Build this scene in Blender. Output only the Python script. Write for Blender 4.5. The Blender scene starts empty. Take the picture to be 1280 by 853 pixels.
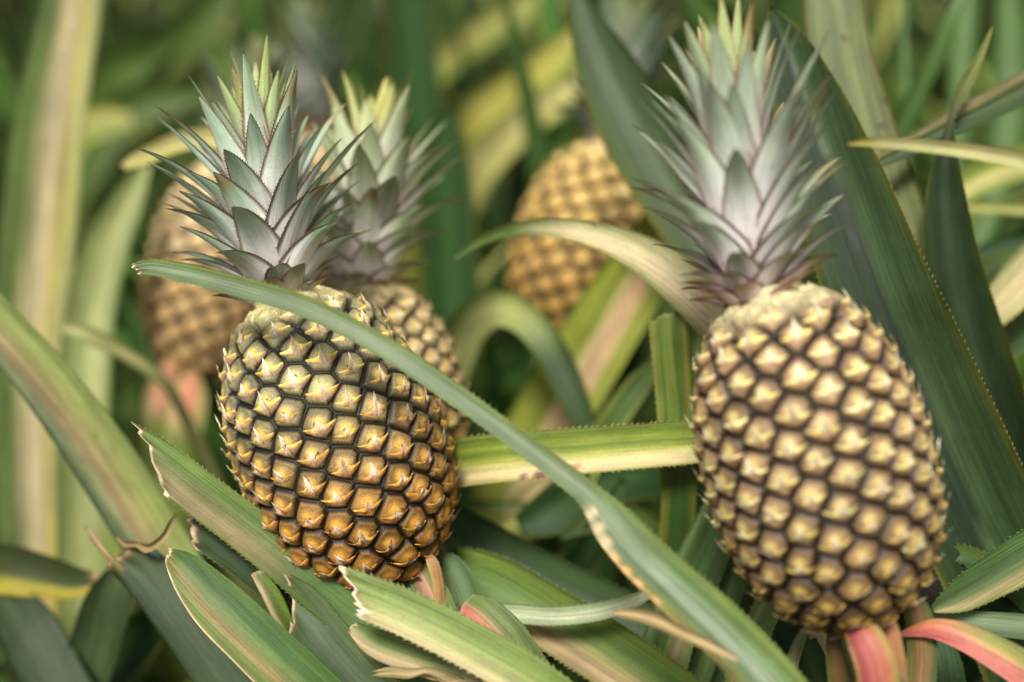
import bpy, math, random
import numpy as np
from mathutils import Vector

rng = np.random.default_rng(7)
random.seed(7)
scene = bpy.context.scene
COL = scene.collection

# ------------------------------------------------------------------ camera
FPX = 1280 * 50.0 / 36.0
TH = math.radians(17.0)
CAM = np.array([0.0, 0.0, 0.77])
RT = np.array([1.0, 0, 0])
FW = np.array([0, math.cos(TH), -math.sin(TH)])
UP = np.array([0, math.sin(TH), math.cos(TH)])


def P(x, y, d):
    """world point seen at photo pixel (x, y), d metres deep"""
    return CAM + d * (FW + RT * (x - 640) / FPX + UP * (426.5 - y) / FPX)


def proj(p):
    q = np.asarray(p) - CAM
    d = q @ FW
    return 640 + FPX * (q @ RT) / d, 426.5 - FPX * (q @ UP) / d, d


cam_data = bpy.data.cameras.new("camera")
cam = bpy.data.objects.new("camera", cam_data)
COL.objects.link(cam)
cam.location = CAM
cam.rotation_euler = (math.pi / 2 - TH, 0, 0)
cam_data.lens = 50
cam_data.sensor_width = 36
cam_data.clip_start = 0.02
cam_data.clip_end = 2000
cam_data.dof.use_dof = True
cam_data.dof.focus_distance = 0.70
cam_data.dof.aperture_fstop = 2.5
scene.camera = cam


# ------------------------------------------------------------------ helpers
def S(r, g, b):
    c = np.array([r, g, b], float) / 255
    return np.where(c <= 0.04045, c / 12.92, ((c + 0.055) / 1.055) ** 2.4)


def sstep(a, b, x):
    t = np.clip((x - a) / (b - a), 0, 1)
    return t * t * (3 - 2 * t)


def norm(a):
    a = np.asarray(a, float)
    n = np.linalg.norm(a, axis=-1, keepdims=True)
    return a / np.maximum(n, 1e-9)


class Geo:
    def __init__(s):
        s.v, s.c, s.w, s.q, s.t, s.n = [], [], [], [], [], 0

    def add(s, v, c, w, quads=None, tris=None):
        v = np.asarray(v, float).reshape(-1, 3)
        s.v.append(v)
        s.c.append(np.broadcast_to(np.asarray(c, float), v.shape))
        s.w.append(np.broadcast_to(np.asarray(w, float), v.shape))
        if quads is not None and len(quads):
            s.q.append(np.asarray(quads, int).reshape(-1, 4) + s.n)
        if tris is not None and len(tris):
            s.t.append(np.asarray(tris, int).reshape(-1, 3) + s.n)
        s.n += len(v)

    def merge(s, o):
        base = s.n
        s.v += o.v; s.c += o.c; s.w += o.w
        s.q += [a + base for a in o.q]; s.t += [a + base for a in o.t]
        s.n += o.n

    def mesh(s, name, mat, offset=(0, 0, 0)):
        V = np.concatenate(s.v) - np.asarray(offset)
        C = np.concatenate(s.c); W = np.concatenate(s.w)
        Q = np.concatenate(s.q) if s.q else np.zeros((0, 4), int)
        T = np.concatenate(s.t) if s.t else np.zeros((0, 3), int)
        me = bpy.data.meshes.new(name)
        me.vertices.add(len(V))
        me.vertices.foreach_set("co", V.astype(np.float32).ravel())
        loops = np.concatenate([Q.ravel(), T.ravel()])
        me.loops.add(len(loops))
        me.loops.foreach_set("vertex_index", loops.astype(np.int32))
        npoly = len(Q) + len(T)
        me.polygons.add(npoly)
        starts = np.concatenate([np.arange(len(Q)) * 4, len(Q) * 4 + np.arange(len(T)) * 3])
        me.polygons.foreach_set("loop_start", starts.astype(np.int32))
        me.polygons.foreach_set("use_smooth", np.ones(npoly, bool))
        a = me.attributes.new("Col", 'FLOAT_COLOR', 'POINT')
        a.data.foreach_set("color", np.concatenate([np.clip(C, 0, 1), np.ones((len(C), 1))], 1).astype(np.float32).ravel())
        b = me.attributes.new("uvw", 'FLOAT_VECTOR', 'POINT')
        b.data.foreach_set("vector", W.astype(np.float32).ravel())
        me.update(calc_edges=True)
        me.validate()
        me.materials.append(mat)
        return me


def obj(name, geo, mat, parent=None):
    off = parent["_o"] if parent is not None and "_o" in parent else (0, 0, 0)
    me = geo.mesh(name, mat, off)
    o = bpy.data.objects.new(name, me)
    COL.objects.link(o)
    if parent is not None:
        o.parent = parent
        o["_o"] = list(off)
    return o


def thing(name, label, cat, loc, group=None):
    o = bpy.data.objects.new(name, None)
    o.empty_display_size = 0.05
    COL.objects.link(o)
    o.location = loc
    o["_o"] = [float(a) for a in loc]
    o["label"] = label
    o["category"] = cat
    if group:
        o["group"] = group
    return o


def copy_tree(o, parent=None):
    c = o.copy()
    COL.objects.link(c)
    c.parent = parent
    for ch in list(o.children):
        copy_tree(ch, c)
    return c


# ------------------------------------------------------------------ materials
def new_mat(name):
    m = bpy.data.materials.new(name)
    m.use_nodes = True
    nt = m.node_tree
    return m, nt, nt.nodes["Principled BSDF"]


def nd(nt, typ, **kw):
    n = nt.nodes.new(typ)
    for k, v in kw.items():
        setattr(n, k, v)
    return n


def mapped_noise(nt, vec, scale, detail=3, rough=0.55, sc=1.0):
    mp = nd(nt, 'ShaderNodeMapping')
    mp.inputs['Scale'].default_value = scale
    nt.links.new(vec, mp.inputs['Vector'])
    n = nd(nt, 'ShaderNodeTexNoise')
    n.inputs['Scale'].default_value = sc
    n.inputs['Detail'].default_value = detail
    n.inputs['Roughness'].default_value = rough
    nt.links.new(mp.outputs[0], n.inputs['Vector'])
    return n.outputs['Fac']


def ramp(nt, fac, lo, hi, a, b):
    r = nd(nt, 'ShaderNodeMapRange')
    r.inputs['From Min'].default_value = lo
    r.inputs['From Max'].default_value = hi
    r.inputs['To Min'].default_value = a
    r.inputs['To Max'].default_value = b
    nt.links.new(fac, r.inputs['Value'])
    return r.outputs[0]


def math_n(nt, op, a, b):
    m = nd(nt, 'ShaderNodeMath', operation=op)
    for i, x in enumerate((a, b)):
        if isinstance(x, (int, float)):
            m.inputs[i].default_value = x
        else:
            nt.links.new(x, m.inputs[i])
    return m.outputs[0]


def vscale(nt, col, fac):
    m = nd(nt, 'ShaderNodeVectorMath', operation='SCALE')
    nt.links.new(col, m.inputs[0])
    nt.links.new(fac, m.inputs['Scale'])
    return m.outputs[0]


def leaf_material(name, rough, spec, streak, trans, sheen=0.0):
    m, nt, b = new_mat(name)
    at = nd(nt, 'ShaderNodeAttribute', attribute_name='Col')
    uv = nd(nt, 'ShaderNodeAttribute', attribute_name='uvw')
    st = mapped_noise(nt, uv.outputs['Vector'], (14, 900, 1), 4, 0.6)
    st2 = mapped_noise(nt, uv.outputs['Vector'], (9, 180, 1), 2, 0.5)
    bl = mapped_noise(nt, uv.outputs['Vector'], (45, 90, 1), 4, 0.65)
    sp = mapped_noise(nt, uv.outputs['Vector'], (1500, 1900, 1), 2, 0.7)
    k = math_n(nt, 'MULTIPLY', ramp(nt, st, 0.25, 0.75, 1 - streak, 1 + streak), ramp(nt, bl, 0.3, 0.7, 0.84, 1.16))
    k = math_n(nt, 'MULTIPLY', k, ramp(nt, st2, 0.3, 0.7, 1 - streak * 0.8, 1 + streak * 0.8))
    k = math_n(nt, 'MULTIPLY', k, ramp(nt, sp, 0.2, 0.8, 0.74, 1.26))
    c = vscale(nt, at.outputs['Color'], k)
    # old brown flecks
    fl = mapped_noise(nt, uv.outputs['Vector'], (120, 260, 1), 2, 0.5)
    fm = ramp(nt, fl, 0.73, 0.78, 0, 0.55)
    mx = nd(nt, 'ShaderNodeMix', data_type='RGBA')
    nt.links.new(fm, mx.inputs[0])
    nt.links.new(c, mx.inputs[6])
    mx.inputs[7].default_value = (0.10, 0.07, 0.03, 1)
    nt.links.new(mx.outputs[2], b.inputs['Base Color'])
    r = ramp(nt, bl, 0.3, 0.7, rough - 0.06, rough + 0.1)
    nt.links.new(r, b.inputs['Roughness'])
    b.inputs['Specular IOR Level'].default_value = spec
    bp = nd(nt, 'ShaderNodeBump')
    bp.inputs['Strength'].default_value = 0.8
    bp.inputs['Distance'].default_value = 0.0006
    nt.links.new(st, bp.inputs['Height'])
    nt.links.new(bp.outputs[0], b.inputs['Normal'])
    if trans > 0:
        tr = nd(nt, 'ShaderNodeBsdfTranslucent')
        nt.links.new(vscale(nt, mx.outputs[2], math_n(nt, 'ADD', 1.3, 0.0)), tr.inputs['Color'])
        ms = nd(nt, 'ShaderNodeMixShader')
        ms.inputs[0].default_value = trans
        nt.links.new(b.outputs[0], ms.inputs[1])
        nt.links.new(tr.outputs[0], ms.inputs[2])
        nt.links.new(ms.outputs[0], nt.nodes['Material Output'].inputs['Surface'])
    return m


M_LEAF = leaf_material("pineapple_leaf", 0.48, 0.24, 0.30, 0.0)
M_FAR = leaf_material("background_leaf", 0.6, 0.14, 0.10, 0.0)
M_CROWN = leaf_material("crown_leaf", 0.55, 0.30, 0.16, 0.0)
M_GRASS = leaf_material("grass_blade", 0.45, 0.35, 0.08, 0.12)

M_FRUIT, nt, b = new_mat("pineapple_rind")
at = nd(nt, 'ShaderNodeAttribute', attribute_name='Col')
tc = nd(nt, 'ShaderNodeTexCoord')
n1 = mapped_noise(nt, tc.outputs['Object'], (1400,) * 3, 3, 0.7)
n2 = mapped_noise(nt, tc.outputs['Object'], (260,) * 3, 3, 0.6)
k = math_n(nt, 'MULTIPLY', ramp(nt, n1, 0.25, 0.75, 0.50, 1.50), ramp(nt, n2, 0.3, 0.7, 0.80, 1.20))
nt.links.new(vscale(nt, at.outputs['Color'], k), b.inputs['Base Color'])
b.inputs['Roughness'].default_value = 0.48
b.inputs['Specular IOR Level'].default_value = 0.4
bp = nd(nt, 'ShaderNodeBump')
bp.inputs['Strength'].default_value = 0.5
bp.inputs['Distance'].default_value = 0.0006
nt.links.new(n1, bp.inputs['Height'])
nt.links.new(bp.outputs[0], b.inputs['Normal'])

M_SOIL, nt, b = new_mat("dark_soil")
tc = nd(nt, 'ShaderNodeTexCoord')
n1 = mapped_noise(nt, tc.outputs['Object'], (9, 9, 9), 8, 0.65)
cr = nd(nt, 'ShaderNodeValToRGB')
cr.color_ramp.elements[0].position = 0.3
cr.color_ramp.elements[0].color = (0.010, 0.009, 0.005, 1)
cr.color_ramp.elements[1].position = 0.75
cr.color_ramp.elements[1].color = (0.045, 0.036, 0.020, 1)
nt.links.new(n1, cr.inputs[0])
nt.links.new(cr.outputs[0], b.inputs['Base Color'])
b.inputs['Roughness'].default_value = 0.95
bp = nd(nt, 'ShaderNodeBump')
bp.inputs['Distance'].default_value = 0.03
nt.links.new(n1, bp.inputs['Height'])
nt.links.new(bp.outputs[0], b.inputs['Normal'])


# ------------------------------------------------------------------ leaf blades
def resample(K, ds, closed_tip=True):
    """Hermite interpolation of rows K=(x,y,z,extra...) by chord length"""
    K = np.asarray(K, float)
    seg = np.linalg.norm(np.diff(K[:, :3], axis=0), axis=1)
    t = np.concatenate([[0], np.cumsum(seg)])
    m = np.zeros_like(K)
    m[1:-1] = ((K[2:] - K[1:-1]) / (t[2:] - t[1:-1])[:, None] * (t[1:-1] - t[:-2])[:, None]
               + (K[1:-1] - K[:-2]) / (t[1:-1] - t[:-2])[:, None] * (t[2:] - t[1:-1])[:, None]) / (t[2:] - t[:-2])[:, None]
    m[0] = (K[1] - K[0]) / (t[1] - t[0])
    m[-1] = (K[-1] - K[-2]) / (t[-1] - t[-2])
    n = max(8, int(t[-1] / ds))
    x = np.linspace(0, t[-1], n)
    i = np.clip(np.searchsorted(t, x, side='right') - 1, 0, len(t) - 2)
    h = (t[i + 1] - t[i])[:, None]
    s = ((x - t[i]) / (t[i + 1] - t[i]))[:, None]
    R = ((2 * s**3 - 3 * s**2 + 1) * K[i] + (s**3 - 2 * s**2 + s) * h * m[i]
         + (-2 * s**3 + 3 * s**2) * K[i + 1] + (s**3 - s**2) * h * m[i + 1])
    return R


def smooth_rows(A, k):
    for _ in range(k):
        B = A.copy()
        B[1:-1] = (A[:-2] + 2 * A[1:-1] + A[2:]) / 4
        A = B
    return A


def blade(C, W, N, colf, nv=13, cup=0.35, vee=1.6, cut=(0, 0), dry=None, curl=0.0, teeth=0.0, tooth_gap=0.0033,
          tooth_col=None, thick=0.0011, wave=0.0, seed=0, jag=0.0012, cups=None):
    """leaf blade along centre line C (tip first), widths W, normals N (the face we colour)."""
    r = np.random.default_rng(seed)
    C = np.asarray(C, float)
    n = len(C)
    T = norm(np.gradient(C, axis=0))
    Sd = norm(smooth_rows(norm(np.cross(T, N)), 4))
    N = norm(np.cross(Sd, T))
    L = np.concatenate([[0], np.cumsum(np.linalg.norm(np.diff(C, axis=0), axis=1))])
    v = np.linspace(-1, 1, nv)
    v = np.sign(v) * np.abs(v) ** 0.85
    us = cut[0] + (cut[1] - cut[0]) * (v + 1) / 2
    has_cut = max(cut) > 0 or dry is not None
    if has_cut:
        us = us + np.abs(np.interp(np.arange(nv), np.arange(0, nv + 2, 2)[: (nv + 3) // 2], r.normal(0, jag, (nv + 3) // 2)))
    kk = np.linspace(0, 1, n) if not has_cut else np.linspace(0, 1, n) ** 1.25
    U = us[None, :] + (L[-1] - us[None, :]) * kk[:, None]

    def at(A):
        return np.stack([np.interp(U, L, A[:, j]) for j in range(3)], -1)
    c, s, nn = at(C), at(Sd), at(N)
    w = np.interp(U, L, W)
    vv = np.broadcast_to(v[None, :], U.shape)
    cp = cup if cups is None else np.interp(U, L, cups)
    pos = c + s * (vv * w / 2)[..., None] + nn * (cp * (np.abs(vv) ** vee - 0.35) * w / 2)[..., None]
    if wave > 0:
        ph = r.uniform(0, 6, 2)
        k = wave * np.abs(vv) ** 2 * (np.sin(U * 70 + ph[0] + vv) + 0.5 * np.sin(U * 163 + ph[1] - 2 * vv))
        pos = pos + nn * k[..., None]
    ue = U - us[None, :]
    if curl:
        g = np.exp(-ue / 0.006)
        k = curl * g * (0.5 + 0.9 * np.sin(vv * 4.3 + r.uniform(0, 6)) + 0.5 * np.sin(vv * 11 + r.uniform(0, 6)))
        pos = pos + nn * k[..., None]
    uf = U / L[-1]
    col = colf(U, vv, uf, ue, w)
    if dry is not None:
        dcol, dl = dry
        edge_n = np.interp(np.arange(nv), np.arange(0, nv + 2, 2)[: (nv + 3) // 2], r.uniform(0.5, 1.5, (nv + 3) // 2))
        k = sstep(1.3, 0.7, ue / (dl * edge_n[None, :]))[..., None]
        k2 = (sstep(3.0, 1.0, ue / (dl * edge_n[None, :])) * (1 - k[..., 0]))[..., None]
        col = col * (1 - 0.5 * k2) + S(120, 95, 60) * 0.5 * k2
        col = col * (1 - k) + dcol * k
        pos = pos - nn * (k[..., 0] * 0.0004)[..., None]
    rnd = r.uniform(0, 50)
    uvw = np.stack([U, vv * w / 2 + rnd, np.full_like(U, rnd)], -1)
    idx = np.arange(n * nv).reshape(n, nv)
    quads = np.stack([idx[:-1, :-1], idx[:-1, 1:], idx[1:, 1:], idx[1:, :-1]], -1).reshape(-1, 4)
    g = Geo()
    g.add(pos.reshape(-1, 3), col.reshape(-1, 3), uvw.reshape(-1, 3), quads[:, ::-1])
    th = thick * np.clip(w / 0.02, 0.25, 1) * (1 - 0.9 * np.abs(vv) ** 6) * np.clip(ue / 0.002, 0.15, 1)
    back = pos - nn * th[..., None]
    bcol = col * 0.75 + S(112, 128, 92) * 0.18
    g.add(back.reshape(-1, 3), bcol.reshape(-1, 3), (uvw + [0.3, 0.2, 0]).reshape(-1, 3), quads)
    rim = []
    nb = n * nv
    for loop in (idx[:, 0], idx[::-1, -1], idx[0, ::-1]):
        rim.append(np.stack([loop[:-1], loop[1:], loop[1:] + nb, loop[:-1] + nb], -1))
    g.q.append(np.concatenate(rim))
    if teeth > 0:
        tv, tcs, tt = [], [], []
        for side in (0, nv - 1):
            sg = -1 if side == 0 else 1
            line = pos[:, side]
            sd = s[:, side] * sg
            ll = np.concatenate([[0], np.cumsum(np.linalg.norm(np.diff(line, axis=0), axis=1))])
            x = 0.002
            while x < ll[-1] - 0.004 and x < 0.5:
                x += tooth_gap * r.uniform(0.7, 1.35)
                hw = teeth * r.uniform(0.45, 0.75)
                p0 = np.array([np.interp(x - hw, ll, line[:, j]) for j in range(3)])
                p1 = np.array([np.interp(x + hw, ll, line[:, j]) for j in range(3)])
                o = np.array([np.interp(x, ll, sd[:, j]) for j in range(3)])
                lw = np.interp(x, ll, w[:, side])
                h = teeth * r.uniform(0.7, 1.25) * min(1, lw / 0.008)
                tip = p0 + o * h + norm(p0 - p1) * h * 0.75
                inn0, inn1 = p0 - o * teeth * 0.25, p1 - o * teeth * 0.25
                b0 = len(tv)
                tv += [inn0, inn1, tip]
                tt.append([b0, b0 + 1, b0 + 2])
                cc = tooth_col if tooth_col is not None else col[min(n - 1, int(np.searchsorted(ll, x))), side] * 0.85 + S(170, 150, 90) * 0.15
                tcs += [cc * 0.9, cc * 0.9, cc]
        if tv:
            g.add(tv, tcs, (0.1, 0.1, rnd), tris=tt)
    return g


TINT = np.array([0.93, 0.92, 0.74]) * 0.80


def stops_f(stops, tip=None, base=None, edge=None, streaks=0.0, seed=0, gain=1.0):
    """colour across the blade; stops = [(v, rgb)...]; tip = (stops, length_m) ; base = (stops, from_m, to_m); edge = (rgb, width)"""
    def ev(st, v):
        st = sorted(st, key=lambda a: a[0])
        xs = [a[0] for a in st]
        cs = np.array([S(*a[1]) for a in st])
        return np.stack([np.interp(v, xs, cs[:, j]) for j in range(3)], -1)
    r = np.random.default_rng(seed)
    ph = r.uniform(0, 6, 4)

    def f(U, v, uf, ue, w):
        vw = np.clip(v + 0.06 * np.sin(U * 19 + ph[0]) + 0.03 * np.sin(U * 47 + ph[1]), -1, 1)
        c = ev(stops, vw)
        if base is not None:
            k = sstep(base[1], base[2], U)[..., None]
            c = c * (1 - k) + ev(base[0], vw) * k
        if tip is not None:
            k = sstep(tip[1] * 1.4, tip[1] * 0.6, U)[..., None]
            c = c * (1 - k) + ev(tip[0], vw) * k
        if edge is not None:
            k = sstep(1 - edge[1] * 1.6, 1 - edge[1] * 0.5, np.abs(v))[..., None]
            c = c * (1 - k) + S(*edge[0]) * k
        return c * gain * TINT
    return f


def traced(plant, pts, style, base=None, name="leaf", roll=0, px_dry=None, patches=(), label=None, mat=None, hint=None,
           ds=0.0035, mid_up=0.05, **kw):
    """leaf given tip-first by (photo x, photo y, depth, width in photo pixels[, roll]) and led on to the plant's heart"""
    K = []
    for p in pts:
        x, y, d, w = p[:4]
        ro = p[4] if len(p) > 4 else roll
        K.append(list(P(x, y, d)) + [w * d / FPX, math.radians(ro)])
    if base is not None:
        last = np.array(K[-1][:3]); prev = np.array(K[-2][:3])
        b = np.array(base, float)
        away = last - b; away[2] = 0
        e = b + norm(away) * 0.02 + np.array([0, 0, 0.03])
        dirn = norm(last - prev)
        dist = np.linalg.norm(last - e)
        m = last * 0.5 + e * 0.5 + dirn * dist * 0.16
        wl = K[-1][3]
        K.append(list(m) + [max(wl, 0.03) * 0.5 + 0.02, 0]); K.append(list(e) + [0.035, 0])
    R = resample(K, ds)
    C, W, RO = R[:, :3], np.maximum(R[:, 3], 0.0004), R[:, 4]
    T = norm(np.gradient(C, axis=0))
    view = norm(CAM - C)
    N = view - T * np.sum(view * T, 1, keepdims=True)
    N = norm(N)
    B = np.cross(T, N)
    N = N * np.cos(RO)[:, None] + B * np.sin(RO)[:, None]
    N = norm(smooth_rows(N, 3))
    seed = kw.pop('seed', abs(hash((round(pts[0][0]), round(pts[0][1])))) % 99991)
    g = blade(C, W, N, style, seed=seed, **kw)
    if patches:
        V = g.v[0]
        x, y, d = proj(V)
        for (px, py, rad, colr) in patches:
            i = np.argmin((x - px) ** 2 + (y - py) ** 2)
            dist = np.linalg.norm(V - V[i], axis=1) / (rad * d[i] / FPX)
            k = sstep(1.3, 0.5, dist)[:, None]
            g.c[0] = g.c[0] * (1 - k) + S(*colr) * k
    o = obj(name, g, mat or M_LEAF, plant)
    if label:
        o["label"] = label
    return o


# ------------------------------------------------------------------ fruit
def make_fruit(plant, bottom, top, R, pal, n_eyes=225, res=(640, 300), seed=0, p=2.5, q=2.0, bracts=True):
    """pineapple body: fruitlets on a golden-angle lattice, each a dome with a pointed bract"""
    r = np.random.default_rng(seed)
    bottom = np.asarray(bottom, float); top = np.asarray(top, float)
    A = norm(top - bottom); Lh = np.linalg.norm(top - bottom)
    X = norm(np.cross(A, np.array([0.2, 1, 0.1]))); Y = np.cross(A, X)

    def prof(t):
        t = np.clip(t, 0, 1)
        s = np.abs(2 * t ** 1.08 - 1)
        body = np.clip(1 - s ** np.where(t < 0.5, p, p - 0.45), 0, 1) ** (1 / q)
        body = body * (1.03 - 0.10 * t)
        neck = 0.30 * sstep(0.90, 0.97, t)
        foot = 0.20 * sstep(0.06, 0.0, t)
        return R * np.maximum(np.maximum(body, neck), foot)

    def surf(t, a):
        rr = prof(t)
        return bottom + A * (t * Lh)[..., None] + X * (rr * np.cos(a))[..., None] + Y * (rr * np.sin(a))[..., None]

    tt = np.linspace(0, 1, 2001)
    rr = prof(tt)
    ds = np.hypot(np.gradient(rr), np.gradient(tt * Lh))
    arc = np.concatenate([[0], np.cumsum(ds)[:-1]])
    area = np.cumsum(rr * ds); area /= area[-1]

    def normal(t, a):
        e = 1e-3
        dr = (prof(np.clip(t + e, 0, 1)) - prof(np.clip(t - e, 0, 1))) / (2 * e)
        er = X * np.cos(a)[..., None] + Y * np.sin(a)[..., None]
        return norm(er * Lh - A * dr[..., None])

    i = np.arange(n_eyes)
    et = np.interp((i + 0.5) / n_eyes, area, tt)
    ea = i * math.radians(137.50776) + r.uniform(0, 6)
    ea = ea + r.normal(0, 0.015, n_eyes)
    et = np.clip(et + r.normal(0, 0.0035, n_eyes), 0.005, 0.995)
    E = surf(et, ea)
    cell = math.sqrt(2 * math.pi * np.sum(rr * ds) / n_eyes)   # pitch of the fruitlets
    nu, nvv = res
    a = np.linspace(0, 2 * math.pi, nu, endpoint=False)
    # even steps along the meridian
    t = np.interp(np.linspace(0, arc[-1], nvv), arc, tt)
    TT, AA = np.meshgrid(t, a, indexing='ij')
    base = surf(TT, AA).reshape(-1, 3)
    NN = normal(TT, AA).reshape(-1, 3)
    d1 = np.empty(len(base)); d2 = np.empty(len(base)); near = np.empty(len(base), int)
    for k in range(0, len(base), 20000):
        D = np.linalg.norm(base[k:k + 20000, None, :] - E[None], axis=2)
        j = np.argpartition(D, 1, axis=1)[:, :2]
        dd = np.take_along_axis(D, j, 1)
        o = np.argsort(dd, axis=1)
        dd = np.take_along_axis(dd, o, 1); j = np.take_along_axis(j, o, 1)
        d1[k:k + 20000] = dd[:, 0]; d2[k:k + 20000] = dd[:, 1]; near[k:k + 20000] = j[:, 0]
    En = normal(et, ea)
    Es = norm(np.cross(np.broadcast_to(A, En.shape), En))
    Et = np.cross(En, Es)
    rel = base - E[near]
    ls = np.sum(rel * Es[near], 1) / (cell * 0.5)
    lt = np.sum(rel * Et[near], 1) / (cell * 0.5)
    gap = (d2 - d1) / cell
    flat = 1 - 0.75 * sstep(0.92, 0.985, TT.ravel())
    dome = sstep(0.0, 0.34, gap) ** 0.8
    h = (cell * 0.17 * dome + cell * 0.05 * np.clip(1 - (d1 / (0.55 * cell)) ** 2, 0, 1)) * flat
    # little fuzz lines running out from the middle
    ang = np.arctan2(lt, ls)
    fz = np.sin(ang * 31 + near) * 0.5 + np.sin(ang * 53 + near * 2.1) * 0.5
    rad = np.hypot(ls, lt)
    h = h + cell * 0.026 * fz * sstep(0.3, 0.8, rad) * dome
    pos = base + NN * h[:, None]
    tv = TT.ravel()
    # rind colours: grey-green shoulder, yellow heart, near-black seams
    k_or = sstep(pal.get('o0', 0.75), pal.get('o1', 0.15), tv)[:, None]
    heart = S(*pal['heart_top']) * (1 - k_or) + S(*pal['heart_low']) * k_or
    rim = S(*pal['rim_top']) * (1 - k_or) + S(*pal['rim_low']) * k_or
    ev = r.normal(0, 1, (n_eyes, 1))
    c = rim * (1 + 0.20 * ev[near])
    kh = sstep(0.62, 0.10, np.hypot(ls, (lt - 0.05)))[:, None]
    c = c * (1 - 0.35 * sstep(0.55, 1.0, rad + 0.25 * lt))[:, None]
    c = c * (1 - kh) + heart * kh
    c = c * (1 + 0.22 * fz * sstep(0.35, 0.8, rad))[:, None]
    seam = S(*pal['seam'])
    ks = sstep(0.21 + pal.get('seam_w', 0), 0.06 + pal.get('seam_w', 0), gap + 0.025 * fz - 0.05 * np.clip(lt, -0.6, 1))[:, None] * pal.get('seam_k', 0.96)  # wider above each eye: dark rim plus a shadow painted into the colour
    kneck = sstep(0.875, 0.97, tv)[:, None]
    c = c * (1 - ks * (1 - 0.75 * kneck)) + seam * ks * (1 - 0.75 * kneck)
    stripe = (0.5 + 0.5 * np.sin(AA.ravel() * 57 + 3 * np.sin(AA.ravel() * 9)))[:, None]
    neckc = S(*pal['neck']) * (0.75 + 0.35 * stripe)
    c = c * (1 - 0.85 * kneck) + neckc * 0.85 * kneck
    kf = sstep(0.05, 0.0, tv)[:, None]
    c = c * (1 - kf) + S(70, 55, 30) * kf
    g = Geo()
    idx = np.arange(nu * nvv).reshape(nvv, nu)
    nx = np.roll(idx, -1, 1)
    quads = np.stack([idx[:-1], nx[:-1], nx[1:], idx[1:]], -1).reshape(-1, 4)
    g.add(pos, c, pos * 1.0, quads)
    if bracts:
        sv = np.array([-1, -0.93, -0.8, -0.62, -0.45, -0.3, -0.2, -0.13, -0.07, 0, 0.07, 0.13, 0.2, 0.3, 0.45, 0.62, 0.8, 0.93, 1.0])
        rows = 8
        for e in range(n_eyes):
            t0, a0 = et[e], ea[e]
            if t0 > 0.985 or t0 < 0.012:
                continue
            r0 = max(prof(np.array(t0)), 0.35 * R)
            arc0 = np.interp(t0, tt, arc)
            sc = cell * 0.5 * r.uniform(0.88, 1.10)
            top_k = float(sstep(0.87, 0.97, t0))
            wing = r.uniform(0.10, 0.30)
            off = r.normal(0, 0.03)
            skew = r.normal(0, 0.14)
            sp_l = r.uniform(0.40, 1.10) * (1 - 0.5 * top_k)
            t_top = -0.30 + off + wing * np.abs(sv) ** 1.5 + skew * sv * 0.6 + sp_l * np.exp(-(np.abs(sv - 0.0) / 0.17) ** 1.25)
            t_bot = -1.02 + 0.78 * np.abs(sv) ** 1.5 + off
            kk = np.linspace(0, 1, rows)
            Tl = t_bot[None] + (np.maximum(t_top, t_bot + 0.02) - t_bot)[None] * kk[:, None]
            Sl = np.broadcast_to(sv[None] * 1.04, Tl.shape) + skew * 0.25 * np.clip(Tl + 0.2, 0, 1)
            arcs = np.clip(arc0 + Tl * sc, 0, arc[-1])
            tq = np.interp(arcs, arc, tt)
            aq = a0 + Sl * sc / r0
            bp = surf(tq, aq); bn = normal(tq, aq)
            lift = 0.03 + 0.29 * np.sin(np.clip(kk, 0, 1) * math.pi * 0.5)[:, None] ** 0.8 * (1 - 0.62 * np.abs(sv[None]) ** 2)
            spike = np.exp(-(np.abs(sv) / 0.16) ** 1.5)[None] * np.clip(Tl + 0.25, 0, 1.2)
            hh = cell * (lift * (1 - 0.6 * top_k) + r.uniform(0.05, 0.22) * spike) + 0.0004
            hh = hh + r.normal(0, cell * 0.016, hh.shape) * (kk[:, None] > 0.2)
            pp = bp + bn * hh[..., None]
            ko = float(sstep(pal.get('o0', 0.75), pal.get('o1', 0.15), t0))
            yel = S(*pal['bract_top']) * (1 - ko) + S(*pal['bract_low']) * ko
            yel = yel * (1 + 0.17 * r.normal()) * np.array([1, 1 + 0.06 * np.clip(r.normal(), -1.2, 1.2), 1 + 0.18 * np.clip(r.normal(), -1.2, 1.2)])
            starc = S(*pal['star']) * (r.uniform(0.35, 0.7) if r.uniform() < 0.22 else r.uniform(0.85, 1.05))
            low = S(*pal['under_top']) * (1 - ko) + S(*pal['under_low']) * ko
            k1 = sstep(0.40, 0.85, kk)[:, None, None]
            cc = low * (1 - k1) + yel * k1
            cc = np.broadcast_to(cc, pp.shape).copy()
            ke = sstep(0.62, 0.95, kk)[:, None, None] * (1 - np.exp(-(sv / 0.2) ** 2))[None, :, None] * 0.7
            cc = cc * (1 - ke) + yel * 1.3 * ke
            kc = (np.exp(-(sv / 0.22) ** 2)[None] * sstep(-0.70, -0.15, Tl))[..., None] * pal.get('star_k', 0.9)
            cc = cc * (1 - kc) + starc * kc
            kd = sstep(0.30, 0.04, kk)[:, None, None]
            cc = cc * (1 - kd) + seam * kd
            kw = sstep(0.93, 1.0, np.abs(sv))[None, :, None] * 0.5
            cc = cc * (1 - kw) + seam * 1.5 * kw
            tk = top_k * 0.75
            cc = cc * (1 - tk) + S(*pal['neck']) * tk
            cc = cc * (1 + 0.10 * r.normal(0, 1, (1, len(sv), 1)) + 0.10 * r.normal(0, 1, (rows, len(sv), 1)))
            ii = np.arange(rows * len(sv)).reshape(rows, len(sv))
            qd = np.stack([ii[:-1, :-1], ii[:-1, 1:], ii[1:, 1:], ii[1:, :-1]], -1).reshape(-1, 4)
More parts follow.
